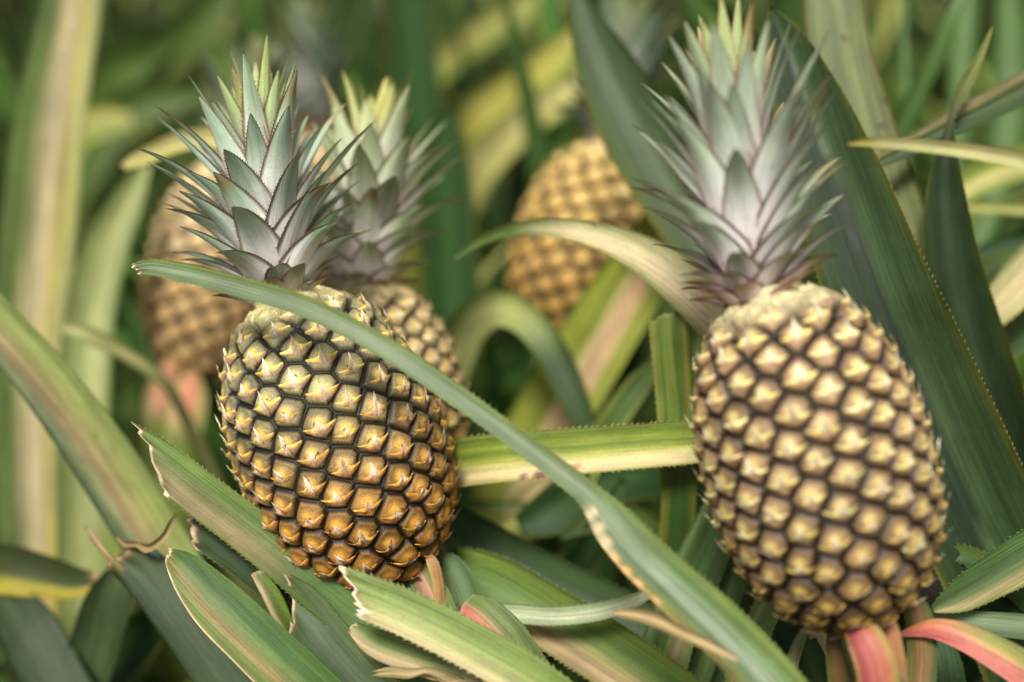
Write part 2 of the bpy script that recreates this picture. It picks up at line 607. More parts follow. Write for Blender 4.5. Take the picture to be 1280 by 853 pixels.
            g.add(pp.reshape(-1, 3), cc.reshape(-1, 3), pp.reshape(-1, 3), qd)
            # withered flower thread
            if r.uniform() < pal.get('thread', 0.75):
                p0 = surf(np.array([t0]), np.array([a0 + r.normal(0, 0.25) * sc / r0]))[0] + En[e] * cell * 0.27
                dr = norm(En[e] * r.uniform(0.4, 1) + Es[e] * r.normal(0, 0.7) + Et[e] * r.normal(0.2, 0.6))
                ln = r.uniform(0.0018, 0.0052)
                p1 = p0 + dr * ln * 0.5 + Es[e] * r.normal(0, 0.0006); p2 = p0 + dr * ln + Et[e] * r.normal(0, 0.0012)
                w1 = Es[e] * 0.00035; w2 = Et[e] * 0.00035
                g.add([p0 + w1, p0 - w1, p0 + w2, p1 + w1, p1 - w1, p1 + w2, p2], S(52, 38, 26), p0,
                      quads=[[0, 1, 4, 3], [1, 2, 5, 4], [2, 0, 3, 5]], tris=[[3, 4, 6], [4, 5, 6], [5, 3, 6]])
    o = obj("fruit", g, M_FRUIT, plant)
    return o, A


# ------------------------------------------------------------------ crown
def crown_blades(basep, axis, H, n, pal, seed=0, spread=1.0, wide=1.0, nv=9, teeth=0.00115, ds=0.0018, tilt=None):
    r = np.random.default_rng(seed)
    A = norm(axis)
    X = norm(np.cross(A, np.array([0.3, 1, 0.2]))); Y = np.cross(A, X)
    out = []
    for i in range(n):
        f = i / (n - 1)
        a = i * math.radians(137.50776) + r.normal(0, 0.14)
        er = X * math.cos(a) + Y * math.sin(a)
        z0 = H * (-0.035 + 0.535 * f ** 1.25)
        ln = H * (np.interp(f, [0, 0.08, 0.25, 0.5, 0.75, 1], [0.16, 0.24, 0.42, 0.60, 0.62, 0.54])) * r.uniform(0.78, 1.14)
        wd = H * wide * np.interp(f, [0, 0.1, 0.3, 0.6, 0.85, 1], [0.12, 0.16, 0.205, 0.20, 0.165, 0.13]) * r.uniform(0.9, 1.1)
        e0 = math.radians(np.interp(f, [0, 0.15, 0.4, 0.7, 1], [62, 50, 36, 22, 6]) * spread * r.uniform(0.8, 1.22))
        e1 = e0 + math.radians(np.interp(f, [0, 0.2, 0.5, 0.8, 1], [38, 34, 26, 16, 6]) * r.uniform(0.6, 1.4))
        m = max(10, int(ln / ds))
        s = np.linspace(0, 1, m)
        ang = e0 + (e1 - e0) * s ** 1.5
        dx = np.cumsum(np.sin(ang)) * ln / m
        dz = np.cumsum(np.cos(ang)) * ln / m
        r0 = H * np.interp(f, [0, 0.15, 0.6, 1], [0.085, 0.080, 0.045, 0.010])
        side = np.cross(A, er)
        yaw = r.normal(0, 0.16)
        roll = r.normal(0, 0.12)
        C = basep + A * (z0 + dz)[:, None] + er * (r0 + dx)[:, None] + side * (dx * yaw)[:, None]
        Wd = wd * np.clip(1 - s ** 1.5, 0, 1) ** 0.85 * (0.72 + 0.28 * sstep(0, 0.2, s)) + 0.0003
        N = -er * np.cos(ang)[:, None] + A * np.sin(ang)[:, None]      # inner, upper face
        N = norm(N + side * roll)
        # outer face is what one sees, colour that
        C = C[::-1]; Wd = Wd[::-1]; N = -N[::-1]
        top = float(sstep(0.70, 0.95, f)); low = float(sstep(0.22, 0.0, f))
        bloom = S(*pal['bloom']); green = S(*pal['green']); fresh = S(*pal['fresh']); red = S(*pal['red']); edge = S(*pal['edge'])
        g1 = green * (1 - top) + fresh * top
        rv = r.normal(0, 0.13)
        dryt = 0.25 if r.uniform() < 0.14 else 0.0

        def colf(U, v, uf, ue, w, g1=g1, low=low, top=top, rv=rv, dryt=dryt):
            s2 = 1 - uf          # 0 at leaf base
            k = sstep(0.80, 0.22, s2)[..., None] * (1 - 0.6 * top)
            c = g1 * (1 - k) + bloom * k
            c = c * (1 + rv)
            kr = (low * (0.45 + 0.5 * sstep(0.35, 0.9, s2)))[..., None]
            c = c * (1 - kr) + red * kr
            tip = sstep(0.90 - dryt, 1.0 - 0.5 * dryt, s2)[..., None] * (0.55 + dryt)
            c = c * (1 - tip) + S(150, 130, 80) * tip
            ke = sstep(0.84, 0.98, np.abs(v))[..., None] * 0.7
            return c * (1 - ke) + edge * ke
        g = blade(C, Wd, N, colf, nv=nv, cup=-0.34 - 0.12 * (1 - f), vee=1.8, teeth=teeth * np.interp(f, [0, .3, 1], [0.7, 1, 0.8]),
                  tooth_gap=0.0021, tooth_col=edge, thick=0.0010, seed=seed * 1000 + i)
        out.append(g)
    return out


def make_crown(plant, basep, axis, H, n, pal, seed, parts=True, **kw):
    bl = crown_blades(np.asarray(basep), axis, H, n, pal, seed, **kw)
    core = Geo()
    A = norm(axis)
    X = norm(np.cross(A, np.array([0.3, 1, 0.2]))); Y = np.cross(A, X)
    zs = np.array([-0.10, 0.0, 0.15, 0.35, 0.55]) * H
    rs = np.array([0.135, 0.105, 0.085, 0.05, 0.003]) * H
    a = np.linspace(0, 2 * math.pi, 20, endpoint=False)
    v = np.concatenate([np.asarray(basep) + A * z + (X[None] * np.cos(a)[:, None] + Y[None] * np.sin(a)[:, None]) * r0 for z, r0 in zip(zs, rs)])
    idx = np.arange(len(v)).reshape(5, 20); nx = np.roll(idx, -1, 1)
    core.add(v, S(120, 80, 60), v, np.stack([idx[:-1], nx[:-1], nx[1:], idx[1:]], -1).reshape(-1, 4))
    if not parts:
        for g in bl:
            core.merge(g)
        return obj("crown", core, M_CROWN, plant)
    c = obj("crown", core, M_CROWN, plant)
    for g in bl:
        obj("crown_leaf", g, M_CROWN, c)
    return c


def make_stalk(plant, pts, r0=0.011, r1=0.015):
    R = resample(np.array([list(p) + [0] for p in pts]), 0.01)[:, :3]
    T = norm(np.gradient(R, axis=0))
    X = norm(np.cross(T, np.array([0, 1, 0.2]))); Y = np.cross(T, X)
    a = np.linspace(0, 2 * math.pi, 14, endpoint=False)
    rr = np.linspace(r0, r1, len(R))
    v = R[:, None] + (X[:, None] * np.cos(a)[None, :, None] + Y[:, None] * np.sin(a)[None, :, None]) * rr[:, None, None]
    idx = np.arange(len(R) * 14).reshape(len(R), 14); nx = np.roll(idx, -1, 1)
    g = Geo()
    g.add(v.reshape(-1, 3), S(104, 116, 70), v.reshape(-1, 3), np.stack([idx[:-1], idx[1:], nx[1:], nx[:-1]], -1).reshape(-1, 4))
    return obj("stalk", g, M_LEAF, plant)


# ------------------------------------------------------------------ generic rosette leaves
STY_DARK = stops_f([(-1, (68, 96, 46)), (-.6, (44, 78, 34)), (0, (60, 96, 46)), (.6, (42, 76, 32)), (1, (68, 96, 46))], edge=((108, 110, 50), 0.05), gain=.70)
STY_MID = stops_f([(-1, (88, 108, 54)), (0, (92, 118, 58)), (.5, (74, 102, 46)), (1, (88, 108, 54))], edge=((124, 124, 60), 0.05), gain=.85)
STY_PALE = stops_f([(-1, (150, 160, 82)), (-.45, (128, 148, 72)), (-.1, (190, 186, 118)), (.3, (196, 184, 126)), (.6, (130, 148, 74)), (1, (150, 155, 82))])
STY_PINK = stops_f([(-1, (140, 150, 84)), (-.4, (120, 140, 70)), (0, (198, 172, 138)), (.4, (190, 160, 126)), (.7, (120, 138, 70)), (1, (150, 150, 90))])


def rosette_blade(base, az, elev, length, width, droop, style, seed, lo=False, **kw):
    n = 26 if lo else 60
    s = np.linspace(0, 1, n)
    ang = elev - droop * s ** 1.7
    dh = np.cumsum(np.cos(ang)) * length / n
    dz = np.cumsum(np.sin(ang)) * length / n
    h = np.array([math.cos(az), math.sin(az), 0])
    C = np.asarray(base) + h * (0.02 + dh)[:, None] + np.array([0, 0, 1.0]) * (0.02 + dz)[:, None]
    W = width * (0.8 + 0.2 * sstep(0, 0.25, s)) * np.clip(1 - s ** 2.2, 0, 1) ** 0.8 + 0.0006
    N = -h * np.sin(ang)[:, None] + np.array([0, 0, 1.0]) * np.cos(ang)[:, None]
    args = dict(nv=7 if lo else 11, cup=0.45, vee=1.5, seed=seed)
    args.update(kw)
    return blade(C[::-1], W[::-1], N[::-1], style, **args)


def fill_plant(plant, base, n, seed, styles, keep, name="leaf", elev=(15, 80), length=(0.45, 0.8), az=(0, 360), lo=False):
    """the rest of a plant's rosette, wherever keep(points) lets a leaf stand"""
    r = np.random.default_rng(seed)
    made = 0
    for k in range(n * 6):
        if made >= n:
            break
        a = math.radians(r.uniform(*az)); e = math.radians(r.uniform(*elev)); L = r.uniform(*length)
        g = rosette_blade(base, a, e, L, r.uniform(0.034, 0.052), math.radians(r.uniform(15, 70)), styles[int(r.integers(len(styles)))], seed * 100 + k, lo)
        if keep is not None and not keep(g.v[0]):
            continue
        obj(name, g, M_FAR, plant)
        made += 1


def keep_clear(dmin):
    def f(V):
        x, y, d = proj(V[::3])
        inn = (x > -60) & (x < 1340) & (y > -60) & (y < 900)
        if np.any((d < 0.5) & (y < 1100)):
            return False
        return not np.any(inn & (d < np.where(y > 640, dmin - 0.08, dmin)))
    return f


# ================================================================== SETTING
g = Geo()
nx = 161
xs = np.concatenate([-np.geomspace(400, 1.0, 40), np.linspace(-0.95, 0.95, 31), np.geomspace(1.0, 400, 40)])
ys = np.concatenate([-np.geomspace(400, 1.0, 30), np.linspace(-0.95, 6, 80), np.geomspace(6.2, 400, 40)])
XX, YY = np.meshgrid(xs, ys, indexing='ij')
ZZ = 0.012 * np.sin(XX * 5.1 + 1) * np.sin(YY * 4.3) + 0.008 * np.sin(XX * 13 + YY * 11) - 0.01
idx = np.arange(XX.size).reshape(XX.shape)
g.add(np.stack([XX, YY, ZZ], -1).reshape(-1, 3), (0.05, 0.04, 0.02), (0, 0, 0),
      np.stack([idx[:-1, :-1], idx[1:, :-1], idx[1:, 1:], idx[:-1, 1:]], -1).reshape(-1, 4))
ground = obj("ground", g, M_SOIL)
ground["kind"] = "structure"
ground["label"] = "dark brown soil of the pineapple field"
ground["category"] = "ground"

# ================================================================== PLANTS
def ground_under(p, dx=0, dy=0):
    return np.array([p[0] + dx, p[1] + dy, 0.0])


PAL_A = dict(heart_top=(222, 196, 104), heart_low=(234, 174, 74), rim_top=(142, 136, 98), rim_low=(156, 112, 54), seam=(18, 15, 9), seam_w=.025,
             bract_top=(236, 200, 96), bract_low=(240, 172, 70), under_top=(176, 146, 112), under_low=(206, 140, 70), star=(248, 230, 208),
             neck=(202, 192, 138), o0=0.80, o1=0.20)
PAL_B = dict(PAL_A, heart_top=(226, 200, 130), heart_low=(224, 180, 98), bract_top=(246, 216, 136), bract_low=(242, 200, 110), rim_top=(190, 164, 112), rim_low=(176, 138, 80), under_top=(200, 170, 124), under_low=(190, 146, 86))
PAL_C = dict(heart_top=(224, 204, 126), heart_low=(214, 178, 92), rim_top=(158, 128, 92), rim_low=(116, 88, 54), seam=(30, 18, 13), seam_w=.05,
             bract_top=(242, 222, 140), bract_low=(242, 196, 92), under_top=(172, 134, 92), under_low=(122, 88, 52), star=(246, 230, 202),
             neck=(214, 204, 158), o0=0.5, o1=0.0)
PAL_D = dict(heart_top=(222, 190, 108), heart_low=(214, 170, 84), rim_top=(200, 166, 92), rim_low=(176, 138, 68), seam=(44, 30, 12), seam_k=0.97, seam_w=.08,
             bract_top=(246, 216, 140), bract_low=(240, 194, 104), under_top=(206, 162, 92), under_low=(190, 136, 66), star=(230, 196, 140),
             neck=(220, 196, 140), o0=0.9, o1=0.3)
PAL_E = dict(PAL_D, heart_top=(242, 218, 166), heart_low=(222, 184, 122), rim_top=(214, 184, 132), rim_low=(180, 146, 92), bract_top=(250, 226, 176), bract_low=(236, 194, 124), under_top=(220, 186, 136), under_low=(186, 144, 88), seam=(50, 36, 20), seam_w=.07)
CROWN_A = dict(bloom=(238, 234, 230), green=(172, 196, 166), fresh=(172, 188, 116), red=(112, 74, 60), edge=(164, 104, 80))
CROWN_B = dict(bloom=(238, 230, 222), green=(190, 204, 158), fresh=(200, 200, 116), red=(126, 82, 56), edge=(138, 92, 62))
CROWN_C = dict(bloom=(236, 230, 228), green=(176, 194, 164), fresh=(172, 186, 122), red=(168, 88, 72), edge=(160, 96, 78))
CROWN_D = dict(bloom=(150, 152, 140), green=(104, 124, 98), fresh=(128, 142, 90), red=(120, 92, 62), edge=(116, 92, 66))


def fruit_plant(label, bot, top, d_bot, d_top, R, pal, cpal, crown_base, crown_tip, dcb, dct, Hc, seed, base_off, n_crown, res, parts, group=None,
                n_eyes=225, p=2.5, **kw):
    b3 = P(*bot, d_bot); t3 = P(*top, d_top)
    base = ground_under(b3, *base_off)
    pl = thing("pineapple_plant", label, "pineapple plant", base, group)
    make_fruit(pl, b3, t3, R, pal, seed=seed, res=res, n_eyes=n_eyes, p=p)
    c0 = P(*crown_base, dcb); c1 = P(*crown_tip, dct)
    make_crown(pl, c0, c1 - c0, Hc, n_crown, cpal, seed, parts=parts, **kw)
    ax = norm(b3 - t3)
    make_stalk(pl, [b3 - ax * 0.012, b3 + ax * 0.06, (b3 + ax * 0.06) * 0.45 + base * 0.55 + np.array([0, 0, 0.02]), base])
    return pl, base


pA, bA = fruit_plant("pineapple plant with the sharp golden orange fruit under a long green leaf",
                     (491, 732), (354, 366), 0.742, 0.742, 0.0535, PAL_A, CROWN_A, (350, 374), (308, 70), 0.742, 0.735, 0.126, 11, (0.06, 0.05), 90,
                     (760, 360), True, wide=.88, spread=.95)
pB, bB = fruit_plant("pineapple plant whose fruit is mostly hidden right behind the sharp golden fruit",
                     (505, 640), (452, 352), 0.855, 0.855, 0.0475, PAL_B, CROWN_B, (455, 358), (476, 100), 0.855, 0.855, 0.128, 23, (0.03, 0.06), 78,
                     (420, 200), True, wide=1.0, spread=1.05)
pC, bC = fruit_plant("pineapple plant with the big pale yellow right-hand fruit above red leaflets",
                     (1078, 782), (958, 358), 0.636, 0.636, 0.0490, PAL_C, CROWN_C, (944, 372), (903, 20), 0.636, 0.628, 0.125, 37, (0.03, 0.08), 98,
                     (620, 300), True, wide=.82, spread=.86, p=2.55)
pD, bD = fruit_plant("pineapple plant with a blurred yellow fruit standing by itself between the two front fruits",
                     (694, 430), (766, 180), 1.15, 1.15, 0.0535, PAL_D, CROWN_D, (760, 184), (796, -40), 1.15, 1.15, 0.135, 41, (0.02, 0.03), 48,
                     (300, 150), False, n_eyes=165)
pE, bE = fruit_plant("pineapple plant with a blurred tan fruit behind the crown of the sharp golden fruit",
                     (238, 480), (286, 200), 1.2, 1.2, 0.0485, PAL_E, CROWN_D, (288, 205), (330, 40), 1.2, 1.2, 0.115, 53, (0.0, 0.03), 46,
                     (300, 150), False, n_eyes=165)
pF, bF = fruit_plant("pineapple plant far back whose grey blurred crown rises behind the two left-hand crowns",
                     (400, 390), (392, 170), 1.5, 1.5, 0.055, PAL_E, CROWN_D, (392, 165), (384, -30), 1.5, 1.5, 0.15, 61, (0.0, 0.0), 44,
                     (200, 100), False)
bH = ground_under(P(1330, 850, 0.80), 0.03, 0.05)
pH = thing("pineapple_plant", "pineapple plant without fruit whose broad dark upright leaves stand behind the right fruit", "pineapple plant", bH)
bR = ground_under(P(1480, 850, 0.72), 0.10, 0.02)
pR = thing("pineapple_plant", "pineapple plant at the right edge with narrow pale leaves and a red tipped leaf", "pineapple plant", bR)
bJ = ground_under(P(10, 850, 0.98), 0, 0.05)
pJ = thing("pineapple_plant", "pineapple plant at the left edge with tall blurred cream striped leaves", "pineapple plant", bJ)

G_ = lambda *a: list(a)
DRY = S(206, 186, 150)
DRYB = S(168, 142, 102)

# ---- plant C: the long leaf crossing in front, and neighbours
traced(pC, [(163, 337, .693, 12), (185, 334, .69, 19), (225, 340, .684, 24), (290, 356, .672, 26), (380, 383, .660, 27), (480, 434, .650, 27), (570, 494, .645, 27),
            (640, 545, .642, 27), (700, 590, .640, 29), (736, 619, .638, 33), (762, 650, .636, 52), (795, 688, .634, 60), (850, 739, .631, 65), (915, 800, .627, 69), (975, 865, .624, 70)],
       stops_f([(-1, (132, 148, 84)), (-.5, (112, 132, 102)), (0, (136, 150, 130)), (.4, (122, 140, 116)), (1, (104, 122, 86))],  # pale grey middle, also toward the base: gloss painted into the colour
               base=([(-1, (128, 146, 82)), (-.5, (108, 134, 88)), (-.1, (142, 158, 140)), (.15, (150, 164, 152)), (.4, (96, 120, 84)), (.8, (120, 120, 70)), (1, (176, 144, 98))], .285, .31)),
       bC, cup=0.26, teeth=.0008, dry=(DRY, .0015), cut=(0, .004), curl=.0012, nv=19,
       patches=[(741, 645, 9, (206, 186, 146)), (748, 662, 10, (212, 190, 148)), (755, 682, 12, (216, 192, 148)), (768, 700, 10, (210, 166, 112)), (782, 718, 10, (204, 154, 100)),
                (798, 736, 9, (196, 148, 98)), (814, 752, 8, (176, 138, 92))], label="long grey green leaf lying across the sharp fruit")
traced(pC, [(552, 648, .83, 50), (600, 676, .825, 56), (660, 712, .82, 60), (740, 752, .81, 62), (830, 800, .80, 62)],
       stops_f([(-1, (70, 96, 52)), (-.3, (56, 82, 46)), (.5, (70, 98, 56)), (1, (86, 108, 60))]), bC, cup=.25, teeth=.0009)
traced(pC, [(565, 712, .775, 60), (610, 726, .77, 68), (680, 768, .76, 76), (760, 818, .75, 80), (850, 882, .74, 80)],
       stops_f([(-1, (120, 138, 64)), (-.5, (92, 122, 54)), (-.1, (108, 132, 62)), (.35, (150, 132, 92)), (.7, (186, 156, 124)), (1, (120, 130, 70))],
               tip=([(-1, (120, 140, 64)), (0, (92, 124, 54)), (1, (110, 130, 60))], .05)), bC, cup=.3, teeth=.0011)
traced(pC, [(836, 384, .762, 50), (838, 420, .762, 51), (843, 480, .764, 50), (848, 560, .768, 46), (848, 630, .775, 43), (840, 720, .785, 42)],
       stops_f([(-1, (70, 88, 28)), (-.75, (150, 156, 70)), (-.4, (88, 112, 46)), (0, (140, 158, 74)), (.45, (92, 118, 52)), (1, (158, 162, 86))],
               base=([(-1, (110, 116, 44)), (-.4, (52, 78, 32)), (.4, (58, 84, 36)), (1, (120, 124, 50))], .06, .11)), bC, cup=.18, teeth=.0008,
       dry=(S(150, 150, 84), .0008), cut=(0.001, .004))
traced(pC, [(568, 324, .83, 3), (598, 303, .825, 11), (645, 287, .81, 18), (720, 288, .79, 28), (800, 317, .772, 46), (858, 358, .758, 60), (912, 412, .745, 68),
            (965, 500, .74, 66), (1010, 640, .75, 62)],
       stops_f([(-1, (150, 156, 104)), (-.7, (196, 192, 152)), (-.2, (216, 206, 172)), (.3, (220, 200, 172)), (.7, (192, 178, 140)), (1, (120, 126, 76))],
               tip=([(-1, (104, 120, 62)), (0, (96, 118, 62)), (1, (72, 88, 46))], .062)), bC, cup=.35, teeth=.0008, label="arching cream and pink leaf behind the right fruit")
traced(pC, [(935, 570, .772, 36), (900, 650, .772, 56), (865, 730, .775, 62), (825, 830, .78, 60)],
       stops_f([(-1, (84, 108, 64)), (-.3, (64, 92, 54)), (.5, (82, 108, 62)), (.85, (124, 146, 104)), (1, (80, 104, 60))]), bC, cup=.35, teeth=.0007)
traced(pC, [(950, 640, .782, 30), (922, 700, .782, 46), (895, 765, .785, 48), (860, 860, .79, 48)],
       stops_f([(-1, (90, 112, 66)), (-.3, (104, 128, 80)), (.2, (74, 100, 58)), (1, (92, 116, 66))]), bC, cup=.35, teeth=.0007)
traced(pC, [(980, 715, .735, 22), (962, 752, .735, 34), (940, 805, .735, 36), (915, 880, .735, 36)],
       stops_f([(-1, (130, 148, 84)), (0, (104, 130, 70)), (.4, (150, 160, 104)), (1, (100, 120, 64))]), bC, cup=.3, teeth=.0010)
traced(pC, [(868, 770, .755, 20), (852, 800, .755, 32), (835, 870, .755, 34)],
       stops_f([(-1, (118, 136, 80)), (0, (150, 134, 104)), (1, (96, 116, 66))]), bC, cup=.3, teeth=.0008)
traced(pC, [(650, 660, .90, 30), (690, 640, .90, 60), (740, 610, .91, 70), (800, 590, .92, 70), (870, 600, .93, 66), (930, 680, .92, 60)],
       STY_DARK, bC, cup=.3)
for pts, st in (
    ([(1064, 780, .620, 30), (1078, 794, .612, 44), (1092, 822, .608, 50), (1102, 880, .610, 50)], [(-1, (140, 140, 80)), (-.6, (186, 116, 92)), (0, (196, 112, 112)), (.7, (178, 86, 92)), (1, (190, 150, 100))]),
    ([(1096, 755, .634, 14), (1106, 780, .627, 28), (1114, 815, .627, 32), (1120, 870, .63, 34)], [(-1, (150, 120, 80)), (0, (206, 132, 108)), (.7, (190, 104, 84)), (1, (130, 120, 70))]),
    ([(1135, 740, .66, 14), (1146, 762, .66, 32), (1152, 800, .66, 36), (1150, 880, .66, 36)], [(-1, (84, 100, 62)), (0, (150, 112, 82)), (.6, (122, 110, 64)), (1, (100, 108, 60))]),
    ([(1046, 770, .65, 12), (1046, 800, .648, 26), (1050, 850, .648, 30), (1056, 900, .65, 30)], [(-1, (84, 92, 50)), (0, (122, 84, 54)), (1, (80, 92, 48))]),
    ([(1014, 778, .68, 8), (1000, 800, .68, 14), (988, 840, .68, 16), (984, 900, .68, 16)], [(-1, (128, 134, 92)), (0, (150, 152, 110)), (1, (120, 126, 80))]),
    ([(1128, 790, .70, 26), (1136, 830, .70, 44), (1138, 900, .70, 46)], [(-1, (58, 82, 46)), (0, (86, 112, 72)), (1, (58, 82, 46))]),
    ([(1172, 790, .71, 26), (1180, 830, .71, 44), (1186, 900, .71, 46)], [(-1, (52, 76, 44)), (0, (78, 104, 72)), (1, (52, 76, 44))]),
    ([(1010, 800, .72, 20), (1020, 840, .72, 40), (1030, 900, .72, 46)], [(-1, (48, 70, 40)), (0, (70, 96, 60)), (1, (48, 70, 40))]),
):
    traced(pC, pts, stops_f(st), bC, name="bract", cup=-.3, teeth=.0006, ds=.003)

# ---- plant B: striped leaf running behind both front fruits
traced(pB, [(1240, 531, .765, 2), (1200, 535, .762, 12), (1150, 542, .76, 22), (1050, 546, .755, 42), (880, 552, .748, 53), (760, 561, .745, 57), (650, 570, .748, 61), (570, 579, .765, 61),
            (505, 604, .80, 58), (470, 680, .83, 56)],
       stops_f([(1, (166, 176, 98)), (.8, (100, 126, 52)), (.45, (146, 162, 74)), (.15, (104, 130, 54)), (-.15, (186, 188, 96)), (-.4, (226, 212, 164)), (-.75, (228, 206, 164)), (-1, (150, 156, 76))],
               tip=([(-1, (72, 96, 40)), (0, (82, 108, 52)), (1, (62, 86, 44))], .13)),
       bB, cup=.22, teeth=.0011, nv=17, patches=[(655, 598, 6, (128, 86, 66)), (668, 597, 7, (116, 74, 58)), (682, 595, 7, (112, 72, 56)), (696, 591, 6, (134, 86, 60)), (710, 587, 5, (150, 100, 66)), (724, 583, 4, (168, 118, 78))],
       label="striped green, yellow and cream leaf running level behind both front fruits")
traced(pB, [(153, 209, .93, 9), (166, 202, .928, 17), (190, 191, .925, 22), (225, 177, .92, 25), (262, 172, .92, 27), (320, 180, .92, 30), (390, 230, .93, 40), (440, 360, .95, 44)],
       stops_f([(-1, (196, 188, 128)), (0, (216, 204, 150)), (.6, (190, 184, 112)), (1, (150, 150, 80))]), bB, cup=.25, dry=(S(200, 182, 140), .001))

# ---- plant A: torn leaves at the lower left
traced(pA, [(146, 540, .70, 40), (190, 572, .702, 54), (240, 610, .705, 56), (300, 655, .71, 57), (400, 735, .715, 60), (520, 832, .72, 64), (600, 900, .73, 64)],
       stops_f([(-1, (122, 142, 84)), (-.6, (112, 138, 78)), (-.1, (142, 150, 104)), (.3, (170, 156, 124)), (.7, (158, 146, 112)), (1, (96, 116, 60))],
               base=([(-1, (80, 108, 62)), (0, (94, 122, 72)), (.6, (78, 106, 60)), (1, (90, 112, 62))], .07, .13)),
       bA, cup=.24, teeth=.0009, dry=(S(222, 204, 172), .0026), cut=(0, .036), curl=.0026, jag=.003, nv=19)
traced(pA, [(222, 654, .728, 30), (260, 672, .728, 40), (330, 722, .73, 44), (400, 786, .735, 46), (480, 868, .74, 50)],
       stops_f([(-1, (92, 112, 66)), (-.5, (74, 94, 66)), (0, (84, 104, 76)), (1, (64, 86, 56))], edge=((122, 132, 70), .06), gain=.78),
       bA, cup=.3, teeth=.0008, dry=(DRY, .002), cut=(0, .012), curl=.003, jag=.003, nv=17)
traced(pA, [(207, 688, .705, 8), (222, 702, .70, 34), (258, 742, .695, 62), (325, 808, .69, 72), (400, 880, .69, 76)],
       stops_f([(-1, (80, 108, 58)), (-.4, (66, 96, 52)), (0, (108, 128, 74)), (.35, (142, 124, 88)), (.62, (112, 126, 70)), (.82, (106, 120, 66)), (.88, (150, 130, 90)), (.91, (226, 210, 180)), (1, (232, 214, 186))]),
       bA, cup=-.2, vee=2.2, teeth=0, dry=(DRY, .0012), cut=(0, .004), curl=.001, nv=25)
traced(pA, [(338, 726, .712, 36), (372, 756, .712, 58), (405, 798, .71, 64), (470, 872, .71, 70)],
       stops_f([(-1, (90, 108, 64)), (-.4, (76, 94, 70)), (.1, (94, 112, 90)), (.5, (72, 92, 64)), (1, (92, 106, 70))]),
       bA, cup=.12, teeth=.0006, dry=(DRY, .0022), cut=(0, .026), curl=.0024, nv=17)
traced(pA, [(318, 714, .708, 12), (336, 738, .706, 22), (352, 770, .706, 22), (362, 788, .708, 14), (372, 802, .715, 6)],
       stops_f([(-1, (96, 118, 46)), (.2, (104, 126, 56)), (.6, (206, 186, 150)), (1, (190, 166, 130))]), None, cup=.3, nv=11, dry=(DRY, .001), label="torn flap with a dried rim")
traced(pA, [(412, 722, .665, 36), (440, 738, .662, 50), (500, 763, .657, 56), (585, 805, .652, 58), (680, 862, .65, 58)],
       stops_f([(-1, (132, 150, 88)), (-.6, (116, 138, 78)), (-.1, (142, 158, 98)), (.3, (164, 170, 118)), (.7, (190, 180, 140)), (1, (206, 190, 156))]),
       bA, cup=.2, teeth=.0011, dry=(S(230, 212, 182), .0024), cut=(0, .020), curl=.0028, jag=.003, nv=19, label="pale green leaf with a torn dry end under the sharp fruit")
traced(pA, [(438, 782, .682, 14), (462, 800, .68, 32), (510, 818, .678, 42), (590, 840, .675, 46), (690, 882, .67, 48)],
       stops_f([(-1, (90, 112, 58)), (-.5, (104, 126, 66)), (0, (130, 146, 86)), (.4, (186, 170, 132)), (.8, (208, 186, 152)), (1, (186, 160, 120))]),
       bA, cup=.3, dry=(DRY, .001), nv=15)
traced(pA, [(466, 842, .672, 6), (490, 840, .67, 14), (516, 842, .668, 12), (530, 838, .668, 8), (560, 850, .672, 20), (600, 880, .68, 30)],
       stops_f([(-1, (150, 140, 100)), (0, (196, 178, 140)), (1, (150, 130, 92))]), bA, cup=.4, curl=.002, nv=9)
traced(pA, [(812, 742, .715, 12), (790, 752, .72, 20), (750, 764, .728, 23), (690, 770, .735, 24), (630, 767, .742, 24), (590, 776, .752, 26), (565, 830, .77, 30)],
       stops_f([(-1, (150, 166, 136)), (-.4, (196, 204, 180)), (.3, (186, 198, 170)), (1, (140, 160, 122))]), bA, cup=.3, teeth=.0006, label="whitish narrow leaf")
traced(pA, [(140, 688, .775, 40), (168, 704, .775, 56), (222, 770, .77, 60), (280, 850, .765, 66), (340, 930, .76, 70)],
       stops_f([(-1, (70, 90, 60)), (-.3, (84, 104, 76)), (.4, (74, 94, 66)), (1, (60, 80, 52))], gain=.72), bA, cup=.2, dry=(DRYB, .0022), cut=(0.004, 0), curl=.004, nv=17, jag=.004)
traced(pA, [(106, 658, .77, 3), (114, 668, .768, 7), (124, 682, .768, 9), (134, 694, .768, 6), (146, 706, .77, 9), (158, 722, .775, 12)],
       stops_f([(-1, (196, 180, 142)), (.2, (168, 146, 108)), (1, (120, 100, 70))]), None, cup=.9, nv=9, wave=.0012, label="dried curled shred")
traced(pA, [(221, 643, .765, 3), (214, 655, .763, 8), (207, 668, .762, 7), (196, 680, .762, 9), (184, 686, .765, 10), (170, 680, .77, 7), (158, 682, .772, 8), (146, 672, .775, 3)],
       stops_f([(-1, (190, 172, 132)), (.2, (160, 136, 98)), (1, (116, 94, 64))]), None, cup=.9, nv=9, wave=.0012, label="dried curled shred")
traced(pA, [(-90, 300, .80, 40), (-10, 398, .81, 58), (60, 480, .82, 68), (120, 562, .83, 76), (180, 655, .84, 78), (250, 770, .85, 74)],
       stops_f([(-1, (140, 158, 96)), (-.4, (158, 168, 108)), (.1, (170, 162, 116)), (.35, (178, 150, 124)), (.6, (156, 162, 126)), (1, (96, 118, 96))], gain=.84), bA, cup=.3)
